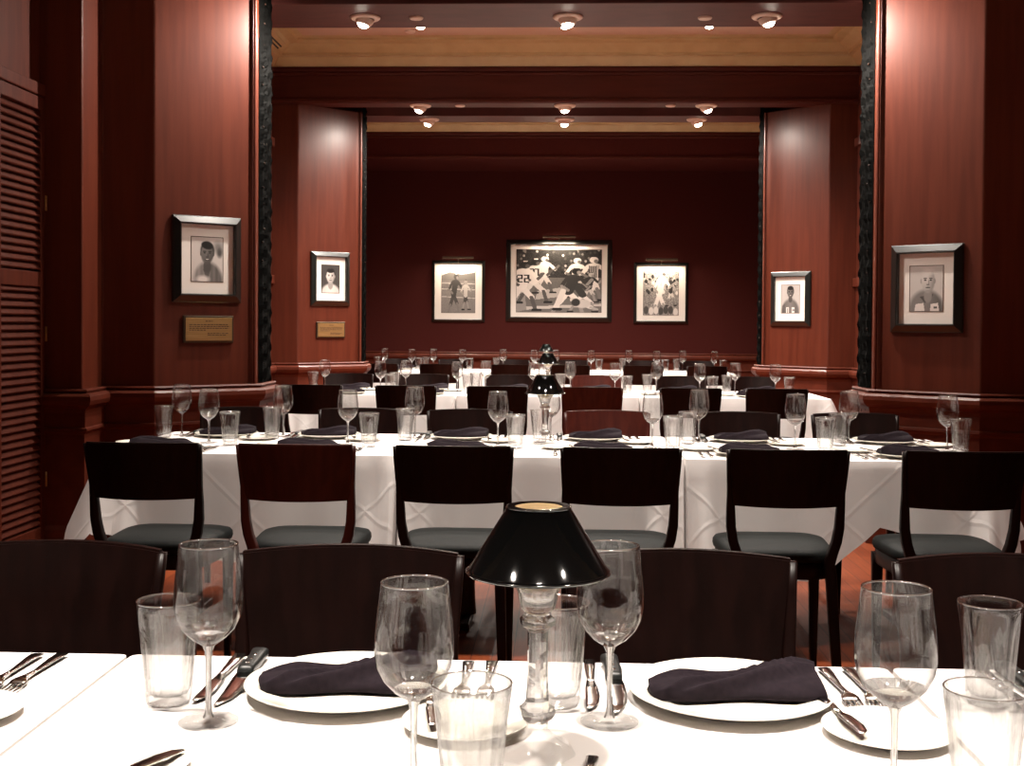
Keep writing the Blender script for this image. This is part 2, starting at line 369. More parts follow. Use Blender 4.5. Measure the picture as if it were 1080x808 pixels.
# ------------------------------------------------------------------ ceiling lights
def recessed(x, y, z, power, label, tilt=0.0, lit=True, group='recessed ceiling spotlights', ang=165):
    root = thing('recessed_spotlight', label, 'ceiling light', (x, y, z), group=group)
    t = BM(); lathe(t, [(0.055, 0.0), (0.098, 0.0), (0.098, -0.006), (0.090, -0.014), (0.070, -0.020), (0.060, -0.016), (0.055, 0.0)], 32); obj('trim_ring', t, M['white_metal'], root, True)
    e = obj('eyeball', lathe(BM(), [(0.062, -0.008), (0.060, -0.028), (0.050, -0.046), (0.040, -0.052), (0.036, -0.046), (0.0, -0.046)], 28), M['white_metal'], root, True)
    e.rotation_euler = (0, tilt, 0)
    b = obj('bulb', lathe(BM(), [(0, -0.072), (0.018, -0.070), (0.031, -0.062), (0.036, -0.047)], 20), M['bulb'] if lit else M['bulb_off'], root, True)
    b.rotation_euler = (0, tilt, 0)
    if lit:
        L = bpy.data.lights.new('spot_lamp', 'SPOT'); L.energy = power; L.color = WARM; L.spot_size = R(ang); L.spot_blend = 1.0; L.shadow_soft_size = 0.03
        lo = bpy.data.objects.new('spot_lamp', L); COL.objects.link(lo); lo.parent = root; lo.location = (-0.13*math.sin(tilt), 0, -0.115*math.cos(tilt)); lo.rotation_euler = (0, tilt, 0)
    if z > 3.5: L.shadow_soft_size = 0.09
    return root
for (x, n, tl) in ((-1.26, 'left', 0.30), (0.05, 'middle', 0.0), (1.32, 'right', -0.30)):
    recessed(x, 6.95, 3.25, HEADER_W*0.75, 'round white spotlight, front row of the nearer header, %s one' % n, tl*2.1)
    recessed(x, 7.67, 3.25, HEADER_W*0.5, 'round white spotlight, back row of the nearer header, %s one' % n, tl)
    recessed(x, 10.76, 3.25, HEADER_W*(0.25 if n == 'right' else 0.42), 'round white spotlight, front row of the farther header, %s one' % n, tl)
    recessed(x, 11.49, 3.25, HEADER_W, 'round white spotlight, back row of the farther header, %s one' % n, tl)
for (y, P, w) in ((1.35, TRAY_NEAR_W, 'above the nearest tables'), (4.95, TRAY_NEAR_W*0.6, 'above the second row of tables'), (9.8, TRAY_FAR_W*0.9, 'above the third row of tables'), (13.3, TRAY_FAR_W*0.8, 'above the farthest tables')):
    for (x, n) in ((-1.15, 'left'), (0.04, 'middle'), (1.22, 'right')):
        recessed(x, y, 3.77, P, 'tray ceiling spotlight %s, %s one' % (w, n), group='tray ceiling spotlights', ang=(112 if y > 9 else 70))
for (x, n) in ((-1.15, 'left'), (0.04, 'middle'), (1.22, 'right')):
    o = recessed(x, 3.05, 3.77, AISLE_W, 'tray ceiling spotlight above the first aisle, %s one' % n, group='tray ceiling spotlights', ang=50)
    [c for c in o.children if c.type == 'LIGHT'][0].rotation_euler = (R(26), 0, 0)
for x, y, z, n in ((-0.93, 7.68, 3.25, 'left side of the nearer header'), (0.93, 7.70, 3.25, 'right side of the nearer header'), (-0.90, 10.76, 3.25, 'left side of the farther header'), (1.0, 10.76, 3.25, 'right side of the farther header'), (-1.28, 10.15, 3.77, 'pale tray ceiling beyond the nearer header')):
    o = obj('sprinkler_cover', lathe(BM(), [(0, 0), (0.046, 0), (0.046, -0.006), (0.040, -0.012), (0, -0.014)], 28), M['white_metal'], smooth='angle')
    o.location = (x, y, z); tag(o, 'small round pale cover disc on the '+n, 'sprinkler cover', 'cover discs on the ceiling')
v = thing('air_vent', 'slotted air vent in the gold cornice at left of the middle bay', 'vent', (-2.42, 10.0, 3.66))
t = BM(); box(t, -0.05, 0.05, -0.25, 0.25, -0.004, 0.004); o = obj('vent_frame', t, M['gold'], v); o.rotation_euler = (0, R(-30), 0)
t = BM(); [box(t, a, a+0.014, -0.23, 0.23, -0.008, 0.0) for a in (-0.03, 0.0)]; o = obj('slots', t, M['slot'], v); o.rotation_euler = (0, R(-30), 0)

# ------------------------------------------------------------------ framed photographs
class Paint:
    def __init__(s, nx, ny, bg): s.nx, s.ny = nx, ny; s.a = [[bg]*nx for _ in range(ny)]
    def each(s, fn):
        for j in range(s.ny):
            for i in range(s.nx):
                v = fn((i+.5)/s.nx, (j+.5)/s.ny, s.a[j][i]); s.a[j][i] = v
    def ell(s, cx, cy, rx, ry, v, rot=0, soft=0.12):
        c, n = math.cos(rot), math.sin(rot)
        def fn(u, w, o):
            x, y = u-cx, w-cy; X, Y = (x*c+y*n)/rx, (-x*n+y*c)/ry; d = math.sqrt(X*X+Y*Y)
            k = min(1, max(0, (1+soft-d)/(2*soft))); vv = v(X, Y) if callable(v) else v
            return o*(1-k)+vv*k
        s.each(fn)
    def poly(s, pts, v):
        def ins(x, y):
            r = False; n = len(pts)
            for i in range(n):
                (x1, y1), (x2, y2) = pts[i], pts[(i+1) % n]
                if (y1 > y) != (y2 > y) and x < (x2-x1)*(y-y1)/(y2-y1)+x1: r = not r
            return r
        s.each(lambda u, w, o: (v(u, w) if callable(v) else v) if ins(u, w) else o)
    def line(s, x1, y1, x2, y2, wd, v):
        dx, dy = x2-x1, y2-y1; L2 = dx*dx+dy*dy
        def fn(u, w, o):
            t = max(0, min(1, ((u-x1)*dx+(w-y1)*dy)/L2)); d = math.hypot(u-x1-t*dx, (w-y1-t*dy))
            return v if d < wd else o
        s.each(fn)
    def mesh(s, w, h, gm=2.4):
        bm = BM(); vs = [[bm.verts.new((-w/2+w*i/s.nx, 0, h/2-h*j/s.ny)) for i in range(s.nx+1)] for j in range(s.ny+1)]
        cl = bm.loops.layers.float_color.new('tone')
        for j in range(s.ny):
            for i in range(s.nx):
                f = bm.faces.new((vs[j][i], vs[j+1][i], vs[j+1][i+1], vs[j][i+1])); g = max(0, min(1, s.a[j][i]))**gm
                for l in f.loops: l[cl] = (g, g*0.93, g*0.88, 1)
        return bm
def head(p, cx, cy, rx, ry, skin, hair, hairline=0.45, smile=0.0, rot=0.0, bald=False):
    p.ell(cx, cy+ry*1.25, rx*0.62, ry*0.6, skin*0.72)                                            # neck
    if not bald: p.ell(cx+rx*.03, cy-ry*0.24, rx*1.10, ry*0.86, hair, rot)
    p.ell(cx-rx*1.0, cy+ry*.05, rx*.16, ry*.22, skin*.75); p.ell(cx+rx*1.0, cy+ry*.05, rx*.16, ry*.22, skin*.7)
    p.ell(cx, cy, rx, ry, lambda X, Y: skin*(1.08-0.35*max(0, X)-0.2*max(0, Y)), rot)
    if not bald: p.ell(cx, cy-ry*0.74, rx*0.93, ry*hairline*.72, hair, rot)
    for sx in (-.42, .42):
        p.ell(cx+sx*rx, cy-ry*.17, rx*.28, ry*.055, skin*.35)                                    # brow
        p.ell(cx+sx*rx, cy-ry*.03, rx*.2, ry*.07, skin*.5); p.ell(cx+sx*rx, cy-ry*.03, rx*.09, ry*.06, .06)
    p.ell(cx+rx*.12, cy+ry*.18, rx*.10, ry*.22, skin*.72); p.ell(cx, cy+ry*.34, rx*.24, ry*.06, skin*.55)
    p.ell(cx, cy+ry*.58, rx*.36, ry*(.06+.05*smile), skin*.38)
    if smile: p.ell(cx, cy+ry*.57, rx*.28, ry*.04, .9)
    p.ell(cx, cy+ry*.86, rx*.4, ry*.08, skin*.8)
def portrait(k):
    nx, ny = 66, 88
    if k == 'smile':
        p = Paint(nx, ny, .78); p.ell(.85, .22, .14, .12, .45, soft=.6); p.ell(.9, .34, .08, .1, .25, soft=.5)
        p.ell(.52, .98, .46, .42, lambda X, Y: .42-.12*X+.04*math.sin(18*X)); p.poly([(.36, .72), (.62, .72), (.5, .98)], .3)
        p.ell(.36, .95, .2, .08, .85, soft=.4); head(p, .50, .36, .2, .24, .36, .07, .5, 1, .12)
    elif k == 'dark':
        p = Paint(nx, ny, .2); p.ell(.5, 1.02, .52, .34, lambda X, Y: .8-.1*abs(X)); p.poly([(.40, .72), (.6, .72), (.5, .92)], .62)
        head(p, .50, .40, .23, .26, .72, .08, .42, 0)
    elif k == 'jersey':
        p = Paint(nx, ny, .66); p.ell(.5, .92, .46, .42, lambda X, Y: .40-.1*abs(X)); p.poly([(.06, .74), (.2, .66), (.22, 1), (.04, 1)], .28)
        for x0 in (.28, .58): p.poly([(x0, .80), (x0+.15, .80), (x0+.15, 1), (x0, 1)], .85)
        p.line(.36, .84, .36, 1, .02, .35); p.line(.62, .9, .72, .9, .02, .35)
        head(p, .50, .26, .17, .20, .34, .08, .5, 1)
    else:
        p = Paint(nx, ny, .74); p.ell(.5, .95, .52, .42, lambda X, Y: .44-.14*max(0, X)); p.poly([(.30, .68), (.72, .62), (.62, .78), (.46, .82)], .26)
        p.poly([(.18, .84), (.42, .82), (.46, 1), (.14, 1)], .86); p.poly([(.64, .84), (.86, .82), (.9, 1), (.62, 1)], .86)
        p.line(.74, .92, .82, .92, .02, .3)
        head(p, .55, .32, .2, .27, .70, .4, .3, 0, -.06, bald=True); p.ell(.55, .12, .16, .08, .8, soft=.5)
    return p
def player(p, x, y, s, jer, pants, helmet, lean=0.0, skin=.45, arm=1, stride=.5):
    p.line(x, y+.02*s, x-.22*s*stride, y+.30*s, .055*s, pants); p.line(x-.22*s*stride, y+.30*s, x-.30*s*stride-.05*s, y+.55*s, .035*s, skin)
    p.line(x, y+.02*s, x+.24*s*stride, y+.26*s, .055*s, pants); p.line(x+.24*s*stride, y+.26*s, x+.22*s*stride+.08*s, y+.54*s, .035*s, skin)
    p.line(x-.30*s*stride-.09*s, y+.56*s, x-.3*s*stride+.02*s, y+.56*s, .028*s, .08); p.line(x+.22*s*stride+.04*s, y+.55*s, x+.22*s*stride+.16*s, y+.55*s, .028*s, .08)
    tx, ty = x+lean*s, y-.34*s
    p.line(x, y, tx, ty+.05*s, .095*s, jer); p.ell(tx, ty+.03*s, .15*s, .09*s, jer)
    p.line(tx-.12*s, ty+.03*s, tx-.22*s, ty+.22*s, .038*s, jer); p.line(tx-.22*s, ty+.22*s, tx-.10*s*arm, ty+.32*s, .03*s, skin)
    p.line(tx+.12*s, ty+.03*s, tx+.24*s, ty+.18*s, .038*s, jer); p.line(tx+.24*s, ty+.18*s, tx+.32*s*arm, ty+.06*s, .03*s, skin)
    hx, hy = tx+lean*.5*s, ty-.14*s
    p.ell(hx, hy, .085*s, .085*s, helmet); p.ell(hx+.04*s, hy+.03*s, .04*s, .045*s, skin); p.line(hx-.02*s, hy-.085*s, hx+.03*s, hy-.085*s, .014*s, .9 if helmet < .5 else .2)
SEG = {'7': 'abc', '2': 'abged', '4': 'fgbc', '1': 'bc', '8': 'abcdefg'}
def digit(p, ch, x, y, w, h, v, t):
    q = {'a': (x, y, x+w, y), 'b': (x+w, y, x+w, y+h/2), 'c': (x+w, y+h/2, x+w, y+h), 'd': (x, y+h, x+w, y+h), 'e': (x, y+h/2, x, y+h), 'f': (x, y, x, y+h/2), 'g': (x, y+h/2, x+w, y+h/2)}
    for k in SEG[ch]: p.line(*q[k], t, v)
def game():
    p = Paint(150, 112, .2); rn = random.Random(3)
    p.each(lambda u, w, o: .10+.16*rn.random() if w < .45 else .40+.10*rn.random()*(1-w)+.14*max(0, w-.55))
    for _ in range(60): p.ell(rn.random(), rn.uniform(0, .38), .014, .02, rn.choice((.5, .7, .3, .06)))
    p.poly([(.25, .66), (.55, .60), (.60, .74), (.22, .80)], .72); p.poly([(0, .92), (1, .86), (1, .9), (0, .97)], .78)
    p.poly([(0, .75), (.1, .7), (.12, .96), (0, 1)], .6)
    player(p, .32, .40, .52, .88, .85, .9, .02, .4)
    player(p, .70, .44, .55, .9, .85, .85, .02, .45)
    player(p, .20, .50, .62, .9, .86, .12, .03, .35, stride=.8); digit(p, '7', .165, .31, .035, .10, .1, .010); digit(p, '7', .22, .31, .035, .10, .1, .010)
    player(p, .06, .58, .70, .92, .9, .12, .04, .35, stride=.7); digit(p, '2', .02, .41, .045, .11, .1, .011); digit(p, '2', .095, .41, .045, .11, .1, .011)
    # official in stripes
    player(p, .91, .46, .62, .9, .9, .9, 0, .5, stride=.25)
    for k in range(6): p.line(.858+k*.021, .26, .858+k*.021, .44, .006, .08)
    player(p, .85, .60, .42, .20, .8, .75, .05, .6)
    player(p, .78, .72, .48, .24, .9, .10, -.14, .6, stride=.9)
    player(p, .61, .66, .66, .22, .92, .10, .10, .6, stride=.8)
    p.line(.55, .66, .47, .92, .035, .88); p.line(.44, .95, .52, .95, .02, .08); p.line(.66, .80, .88, .92, .03, .85); p.line(.88, .92, .95, .95, .018, .7)
    p.ell(.78, .86, .09, .07, .8); p.ell(.70, .84, .05, .06, .2)
    return p
def field(k):
    p = Paint(84, 106, .62); rn = random.Random(k)
    if k == 1:
        p.each(lambda u, w, o: .82 - .3*w if w < .18 else (.45+.1*rn.random() if w < .5 else .5+.06*rn.random()))
        p.poly([(0, .12), (.25, .04), (.6, .1), (1, .05), (1, .25), (0, .25)], .45)
        for y in (.3, .44): p.line(0, y, 1, y+.02, .012, .75)
        p.line(0, .62, 1, .66, .008, .8)
        player(p, .36, .56, .85, .28, .32, .3, .06, .5); player(p, .72, .58, .62, .75, .3, .6, 0, .6, stride=.3)
    else:
        p.each(lambda u, w, o: .35+.5*rn.random() if w < .45 else .3+.45*rn.random())
        for _ in range(40): p.ell(rn.random(), rn.uniform(0, .5), .04, .045, rn.choice((.85, .2, .6, .1)))
        player(p, .78, .45, .6, .2, .8, .3, 0, .5); player(p, .45, .5, .95, .9, .88, .9, .08, .6, arm=1.4); p.line(.5, .3, .58, .02, .03, .8); p.ell(.58, .06, .05, .035, .35)
        for q in range(7): p.ell(.08+q*.14, .88+.05*rn.random(), .07, .09, rn.choice((.9, .85, .3)))
    return p
def frame_ring(bm, w, h, prof):
    rs = []
    for ins, d in prof:
        a, b = w/2-ins, h/2-ins
        rs.append([bm.verts.new(q) for q in ((-a, -d, -b), (a, -d, -b), (a, -d, b), (-a, -d, b))])
    for r1, r2 in zip(rs, rs[1:]):
        for i in range(4): bm.faces.new((r1[i], r1[(i+1) % 4], r2[(i+1) % 4], r2[i]))
    return bm
def picture(loc, rz, w, h, fwid, pw, ph, paint, label, light=False):
    root = thing('framed_photograph', label, 'framed photograph', loc, rz, 'framed sports photographs')
    obj('frame', frame_ring(BM(), w, h, [(0.003, 0.0), (0, 0.004), (0, 0.012), (fwid*.12, 0.018), (fwid*.80, 0.037), (fwid*.92, 0.036), (fwid, 0.028), (fwid, 0.002)]), M['black_frame'], root)
    a, b = w/2-fwid+.002, h/2-fwid+.002
    obj('mat_board', box(BM(), -a, a, -0.011, -0.003, -b, b), M['matboard'], root)
    obj('mat_bevel', frame_ring(BM(), pw+.008, ph+.008, [(0, 0.0105), (0, 0.0125), (0.004, 0.0118)]), M['ink'], root)
    o = obj('photograph', paint.mesh(pw, ph, 2.4 if light else 1.9), M['print'], root, recalc=False); o.location = (0, -0.0118, 0)
    if light:
        lw = min(0.42, w*0.58)
        t = BM(); rs = [[(x, -0.10+.016*math.cos(q), h/2+0.035+.016*math.sin(q)) for q in [2*PI*i/14 for i in range(14)]] for x in (-lw/2, lw/2)]; loft(t, rs)
        pl = obj('picture_light', t, M['bronze'], root, 'angle')
        t = BM(); rs = [[(0.006*math.cos(q), -0.03-0.07*s_, h/2-0.02+0.055*math.sin(s_*PI/2)+.006*math.sin(q)) for q in [2*PI*i/8 for i in range(8)]] for s_ in (0, .25, .5, .75, 1)]; loft(t, rs)
        obj('arm', t, M['bronze'], pl, True)
        t = BM(); box(t, -lw/2+.02, lw/2-.02, -0.090, -0.080, h/2+0.024, h/2+0.030); obj('tube_lamp', t, M['bulb_picture'], pl)
        L = bpy.data.lights.new('tube_light', 'AREA'); L.shape = 'RECTANGLE'; L.size = lw; L.size_y = 0.015; L.energy = PICTURE_W*(1 if w > 1 else 0.5); L.color = (1, .82, .62)
        lo = bpy.data.objects.new('tube_light', L); COL.objects.link(lo); lo.parent = pl; lo.location = (0, -0.10, h/2+0.012); lo.rotation_euler = (R(-22), 0, 0)
    return root
M['bulb_picture'] = emit('picture_lamp_glow', (1, .85, .62), 12)
def on_face(p0, p1, d, z, off=0.0):
    a = Vector(p0); b = Vector(p1); e = (b-a).normalized(); n = Vector((e.y, -e.x)); q = a+e*d+n*off
    return (q.x, q.y, z), math.atan2(e.y, e.x)
NL = NEAR_L[3], NEAR_L[4]; FL = FAR_L[1], FAR_L[2]
NR = mir([NEAR_L[4]])[0], mir([NEAR_L[3]])[0]; FR = mir([FAR_L[2]])[0], mir([FAR_L[1]])[0]
for fc, d, z, k, lab in ((NL, .31, 1.633, 'smile', 'framed portrait of a smiling dark-haired man, on the nearer left pillar'),
                        (FL, .34, 1.677, 'dark', 'framed portrait of a man against a dark background, farther left pillar'),
                        (FR, .305, 1.518, 'jersey', 'framed portrait of a player in a numbered jersey, farther right pillar'),
                        (NR, .317, 1.488, 'bald', 'framed portrait of a bald man in a jersey, on the nearer right pillar')):
    l, rz = on_face(*fc, d, z, 0.001); picture(l, rz, .42, .50, .05, .19, .255, portrait(k), lab)
picture((0.011, 15.398, 1.834), 0, 1.37, 1.06, .062, 1.10, .81, game(), 'large framed photograph of a football game, middle of the far wall', True)
picture((-1.295, 15.398, 1.69), 0, .69, .80, .038, .435, .55, field(1), 'framed photograph of two men on a field, left on the far wall', True)
picture((1.33, 15.398, 1.682), 0, .70, .79, .038, .45, .56, field(5), 'framed photograph of a player catching a ball, right on the far wall', True)
def plaque(fc, d, z, w, h, label):
    l, rz = on_face(*fc, d, z, 0.001)
    root = thing('brass_plaque', label, 'plaque', l, rz, 'brass plaques under the left portraits')
    obj('backing', box(BM(), -w/2, w/2, -0.014, 0, -h/2, h/2, 0.004), M['bronze'], root)
    obj('plate', box(BM(), -w/2+.013, w/2-.013, -0.018, -0.012, -h/2+.013, h/2-.013, 0.001), M['brass'], root)
    t = BM(); rn = random.Random(int(z*100))
    def ln(x0, x1, zz):
        x = x0
        while x < x1-.004:
            e = min(x1, x+rn.uniform(.006, .022)); box(t, x, e, -0.0186, -0.0178, zz-.0022, zz+.0022); x = e+.004
    ln(-.022, .022, h/2-.032)
    for q in range(4): ln(-w/2+.034, w/2-.034 if q < 3 else -.02, h/2-.052-.0105*q)
    ln(-.01, w/2-.034, h/2-.103); ln(-.01, w/2-.05, h/2-.112)
    obj('lettering', t, M['ink'], root)
plaque(NL, .32, 1.228, .31, .158, 'brass plaque with small lettering below the nearer left portrait')
plaque(FL, .347, 1.205, .31, .150, 'brass plaque with small lettering below the farther left portrait')

# ------------------------------------------------------------------ chair
def chair_proto(wood):
    root = thing('dining_chair')
    # backrest: bowed trapezoid panel
    t = BM(); N = 18; K = 8; fr, bk = [], []
    for j in range(K+1):
        v = j/K; z = .655+.198*v; hw = .183+.017*v; yb = -.205-.042*v
        rf, rb = [], []
        for i in range(N+1):
            u = -1+2*i/N; x = hw*u; y = yb+.058*(u*u-1)*1.0
            zz = z + (.004*(1-u*u) if j == K else 0)
            rf.append(t.verts.new((x, y+.011, zz))); rb.append(t.verts.new((x, y-.011, zz)))
        fr.append(rf); bk.append(rb)
    for j in range(K):
        for i in range(N):
            t.faces.new((fr[j][i], fr[j][i+1], fr[j+1][i+1], fr[j+1][i])); t.faces.new((bk[j][i], bk[j+1][i], bk[j+1][i+1], bk[j][i+1]))
        for i in (0, N): t.faces.new((fr[j][i], bk[j][i], bk[j+1][i], fr[j+1][i]))
    for i in range(N):
        for j in (0, K): t.faces.new((fr[j][i], fr[j][i+1], bk[j][i+1], bk[j][i]))
    bmesh.ops.recalc_face_normals(t, faces=t.faces)
    es = [e for e in t.edges if e.is_manifold and e.calc_face_angle(0) > R(50)]
    bmesh.ops.bevel(t, geom=es, offset=.004, segments=2, affect='EDGES')
    obj('backrest', t, wood, root, 'angle')
    # seat cushion
    t = BM(); rs = []
    def outline(k, z, sc=1.0):
        ring = []
        n = 48
        for i in range(n):
            q = 2*PI*(i+.5)/n; c, s = math.cos(q), math.sin(q); e = .42
            X = math.copysign(abs(c)**e, c); Y = math.copysign(abs(s)**e, s)
            hw = (.20+.014*Y)*sc; ring.append((X*hw, .012+Y*.205*sc, z))
        return ring
    for sc, z in ((.90, .452), (.985, .455), (1.0, .466), (.995, .480), (.96, .490), (.85, .497), (.6, .502), (.3, .504), (.05, .5045)): rs.append(outline(0, z, sc))
    loft(t, rs); obj('seat', t, M['leather'], root, True)
    t = BM(); loft(t, [outline(0, .395, .93), outline(0, .40, .945), outline(0, .447, .955), outline(0, .4515, .945)]); obj('seat_frame', t, wood, root, 'angle')
    for s in (-1, 1):
        t = BM()   # rear leg rising into the stile of the back
        post(t, [(s*.176, -.262, 0, .014, .016), (s*.168, -.225, .2, .017, .019), (s*.160, -.196, .40, .019, .022), (s*.154, -.190, .455, .019, .023), (s*.163, -.192, .49, .0185, .022), (s*.176, -.195, .53, .0175, .021), (s*.184, -.199, .58, .0165, .019), (s*.186, -.204, .64, .0150, .016), (s*.188, -.212, .70, .012, .013), (s*.197, -.236, .80, .009, .011), (s*.200, -.245, .848, .008, .010)], 14)
        obj('leg', t, wood, root, True)
        t = BM(); post(t, [(s*.178, .165, 0, .013, .013), (s*.178, .17, .38, .020, .020), (s*.178, .17, .43, .021, .021)], 12); obj('leg', t, wood, root, True)
    return root
C_DARK = chair_proto(M['chair']); C_RED_LIGHT = chair_proto(M['chair_red_light'])
ROWN = ['nearest', 'second', 'third', 'farthest']
TABN = ['left', 'middle', 'right']
SEATN = ['left', 'right']
# per row: table centre y, x ranges of the three tables, near chair xs, far chair xs, chair ys, plate xs
ROWS = [
 dict(y=1.38, hd=.43, tabs=[(-1.80, -.663), (-.657, .502), (.510, 1.66)], near=None, far=[None, -.923, -.371, .224, .806, None], ny=None, fy=1.89),
 dict(y=5.06, hd=.46, tabs=[(-1.80, -.625), (-.615, .492), (.500, 1.70)], near=[-1.428, -.898, -.354, .217, .785, 1.375], far=[-1.52, -.949, -.415, .244, .862, 1.42], ny=4.285, fy=5.445),
 dict(y=8.95, hd=.45, tabs=[(-1.95, -.735), (-.725, .585), (.595, 1.95)], near=[-1.647, -1.02, -.401, .236, .884, 1.457], far=[-1.71, -1.09, -.39, .32, 1.0, 1.56], ny=8.165, fy=9.42),
 dict(y=13.15, hd=.45, tabs=[(-2.1, -.82), (-.81, .50), (.51, 1.9)], near=[-1.85, -1.214, -.479, .128, .883, 1.53], far=[-1.84, -1.19, -.53, .155, .96, 1.61], ny=12.43, fy=13.62),
]
RED_LIGHT = {(1, 'near', 1), (1, 'far', 3), (2, 'far', 3), (2, 'near', 3)}  # chairs whose reddish light is set by base colour
for ri, rw in enumerate(ROWS):
    for side in ('near', 'far'):
        if not rw[side]: continue
        for k, x in enumerate(rw[side]):
            if x is None: continue
            red = (ri, side, k) in RED_LIGHT
            w = 'red-light-tinted dark' if red else 'dark'
            lab = '%s wooden dining chair, %s side %s seat, %s table, %s row' % (w, side, SEATN[k % 2], TABN[k//2], ROWN[ri])
            place(C_RED_LIGHT if red else C_DARK, USED, (x, rw['ny'] if side == 'near' else rw['fy'], 0), (0 if side == 'near' else PI) + random.uniform(-.02, .02), lab, 'chair', 'dining chairs at the set tables')

# ------------------------------------------------------------------ tables and cloths
def table_mesh(root, w, d):
    obj('tabletop', box(BM(), -w/2+.006, w/2-.006, -d/2+.006, d/2-.006, .715, .744, .006), M['table_wood'], root)
    for x in (-w/2+.22, w/2-.22):
        t = BM(); lathe(t, [(0, .028), (.045, .028), (.04, .10), (.034, .3), (.034, .66), (.06, .71), (.12, .714), (0, .714)], 20, off=(x, 0, 0)); obj('pedestal', t, M['table_wood'], root, 'angle')
        t = BM(); box(t, x-.03, x+.03, -.2, .2, 0, .03, .006); obj('foot', t, M['table_wood'], root)
def pw(pts, f):
    for (a, va), (b, vb) in zip(pts, pts[1:]):
        if f <= b:
            k = (f-a)/(b-a) if b > a else 0; return va+(vb-va)*k
    return pts[-1][1]
def cloth(w, d, spec, seed):
    """spec: S,E,N,W hem drops; free: which of E/W ends hang free; flare at the corners"""
    rn = random.Random(seed); t = BM(); rc = .014; per = []
    def side(a, b, nx, ny, key, n):
        for i in range(n):
            f = (i+.5)/n; per.append((a[0]+(b[0]-a[0])*f, a[1]+(b[1]-a[1])*f, nx, ny, pw(spec[key], f), min(f, 1-f)*math.hypot(b[0]-a[0], b[1]-a[1]), key))
    def corner(cx, cy, a0, d0, d1, key, n=10):
        for i in range(n+1):
            q = a0+PI/2*i/n; per.append((cx+rc*math.cos(q), cy+rc*math.sin(q), math.cos(q), math.sin(q), d0+(d1-d0)*i/n+spec['cd'].get(key, .03)*math.sin(PI*i/n), 0.0, key))
    a, b = w/2, d/2
    side((-a+rc, -b), (a-rc, -b), 0, -1, 'S', 70); corner(a-rc, -b+rc, -PI/2, spec['S'][-1][1], spec['E'][0][1], 'SE')
    side((a, -b+rc), (a, b-rc), 1, 0, 'E', 34); corner(a-rc, b-rc, 0, spec['E'][-1][1], spec['N'][0][1], 'NE')
    side((a-rc, b), (-a+rc, b), 0, 1, 'N', 50); corner(-a+rc, b-rc, PI/2, spec['N'][-1][1], spec['W'][0][1], 'NW')
    side((-a, b-rc), (-a, -b+rc), -1, 0, 'W', 34); corner(-a+rc, -b+rc, PI, spec['W'][-1][1], spec['S'][0][1], 'SW')
    p1, p2, p3 = (rn.uniform(0, 6.28) for _ in range(3))
    K = 14; rings = []
    inner = [t.verts.new((x*.97, y*.97, .75)) for x, y, *_ in per]; rings.append(inner)
    s = 0; prev = None; ss = []
    for q in per:
        if prev: s += math.hypot(q[0]-prev[0], q[1]-prev[1])
        prev = q; ss.append(s)
    for k in range(K+1):
        f = k/K; ring = []
        for q, sv in zip(per, ss):
            x, y, nx, ny, dr, cd_, key = q
            fl_ = spec['flare'].get(key, 0.02)
            if len(key) == 1:
                ends = {'S': ('SW', 'SE'), 'E': ('SE', 'NE'), 'N': ('NE', 'NW'), 'W': ('NW', 'SW')}[key]
                fl_ = .018 + max(0, max(spec['flare'].get(e, .02) for e in ends)-.018)*math.exp(-(cd_/(.035+.10*f))**2)
            rip = (.010*math.sin(sv*19+p1)+.007*math.sin(sv*33+p2))*f + .034*math.exp(-(cd_/.15)**2)*math.sin(cd_*46+p3)*f
            rr = .010
            if k == 0: off, dz = 0, 0
            else:
                g = f**1.0
                off = .007+fl_*g+rip; dz = .006+(dr-.006)*g + .004*math.sin(sv*23+p2)*g
            ox, oy = nx*off, ny*off
            if (ox > 0 and not spec['freeE']) or (ox < 0 and not spec['freeW']): ox = math.copysign(min(abs(ox), .003), ox)
            ring.append(t.verts.new((x+ox, y+oy, .75-dz)))
        rings.append(ring)
    n = len(per)
    for r1, r2 in zip(rings, rings[1:]):
        for i in range(n): t.faces.new((r1[i], r1[(i+1) % n], r2[(i+1) % n], r2[i]))
    t.faces.new(inner)
    return t
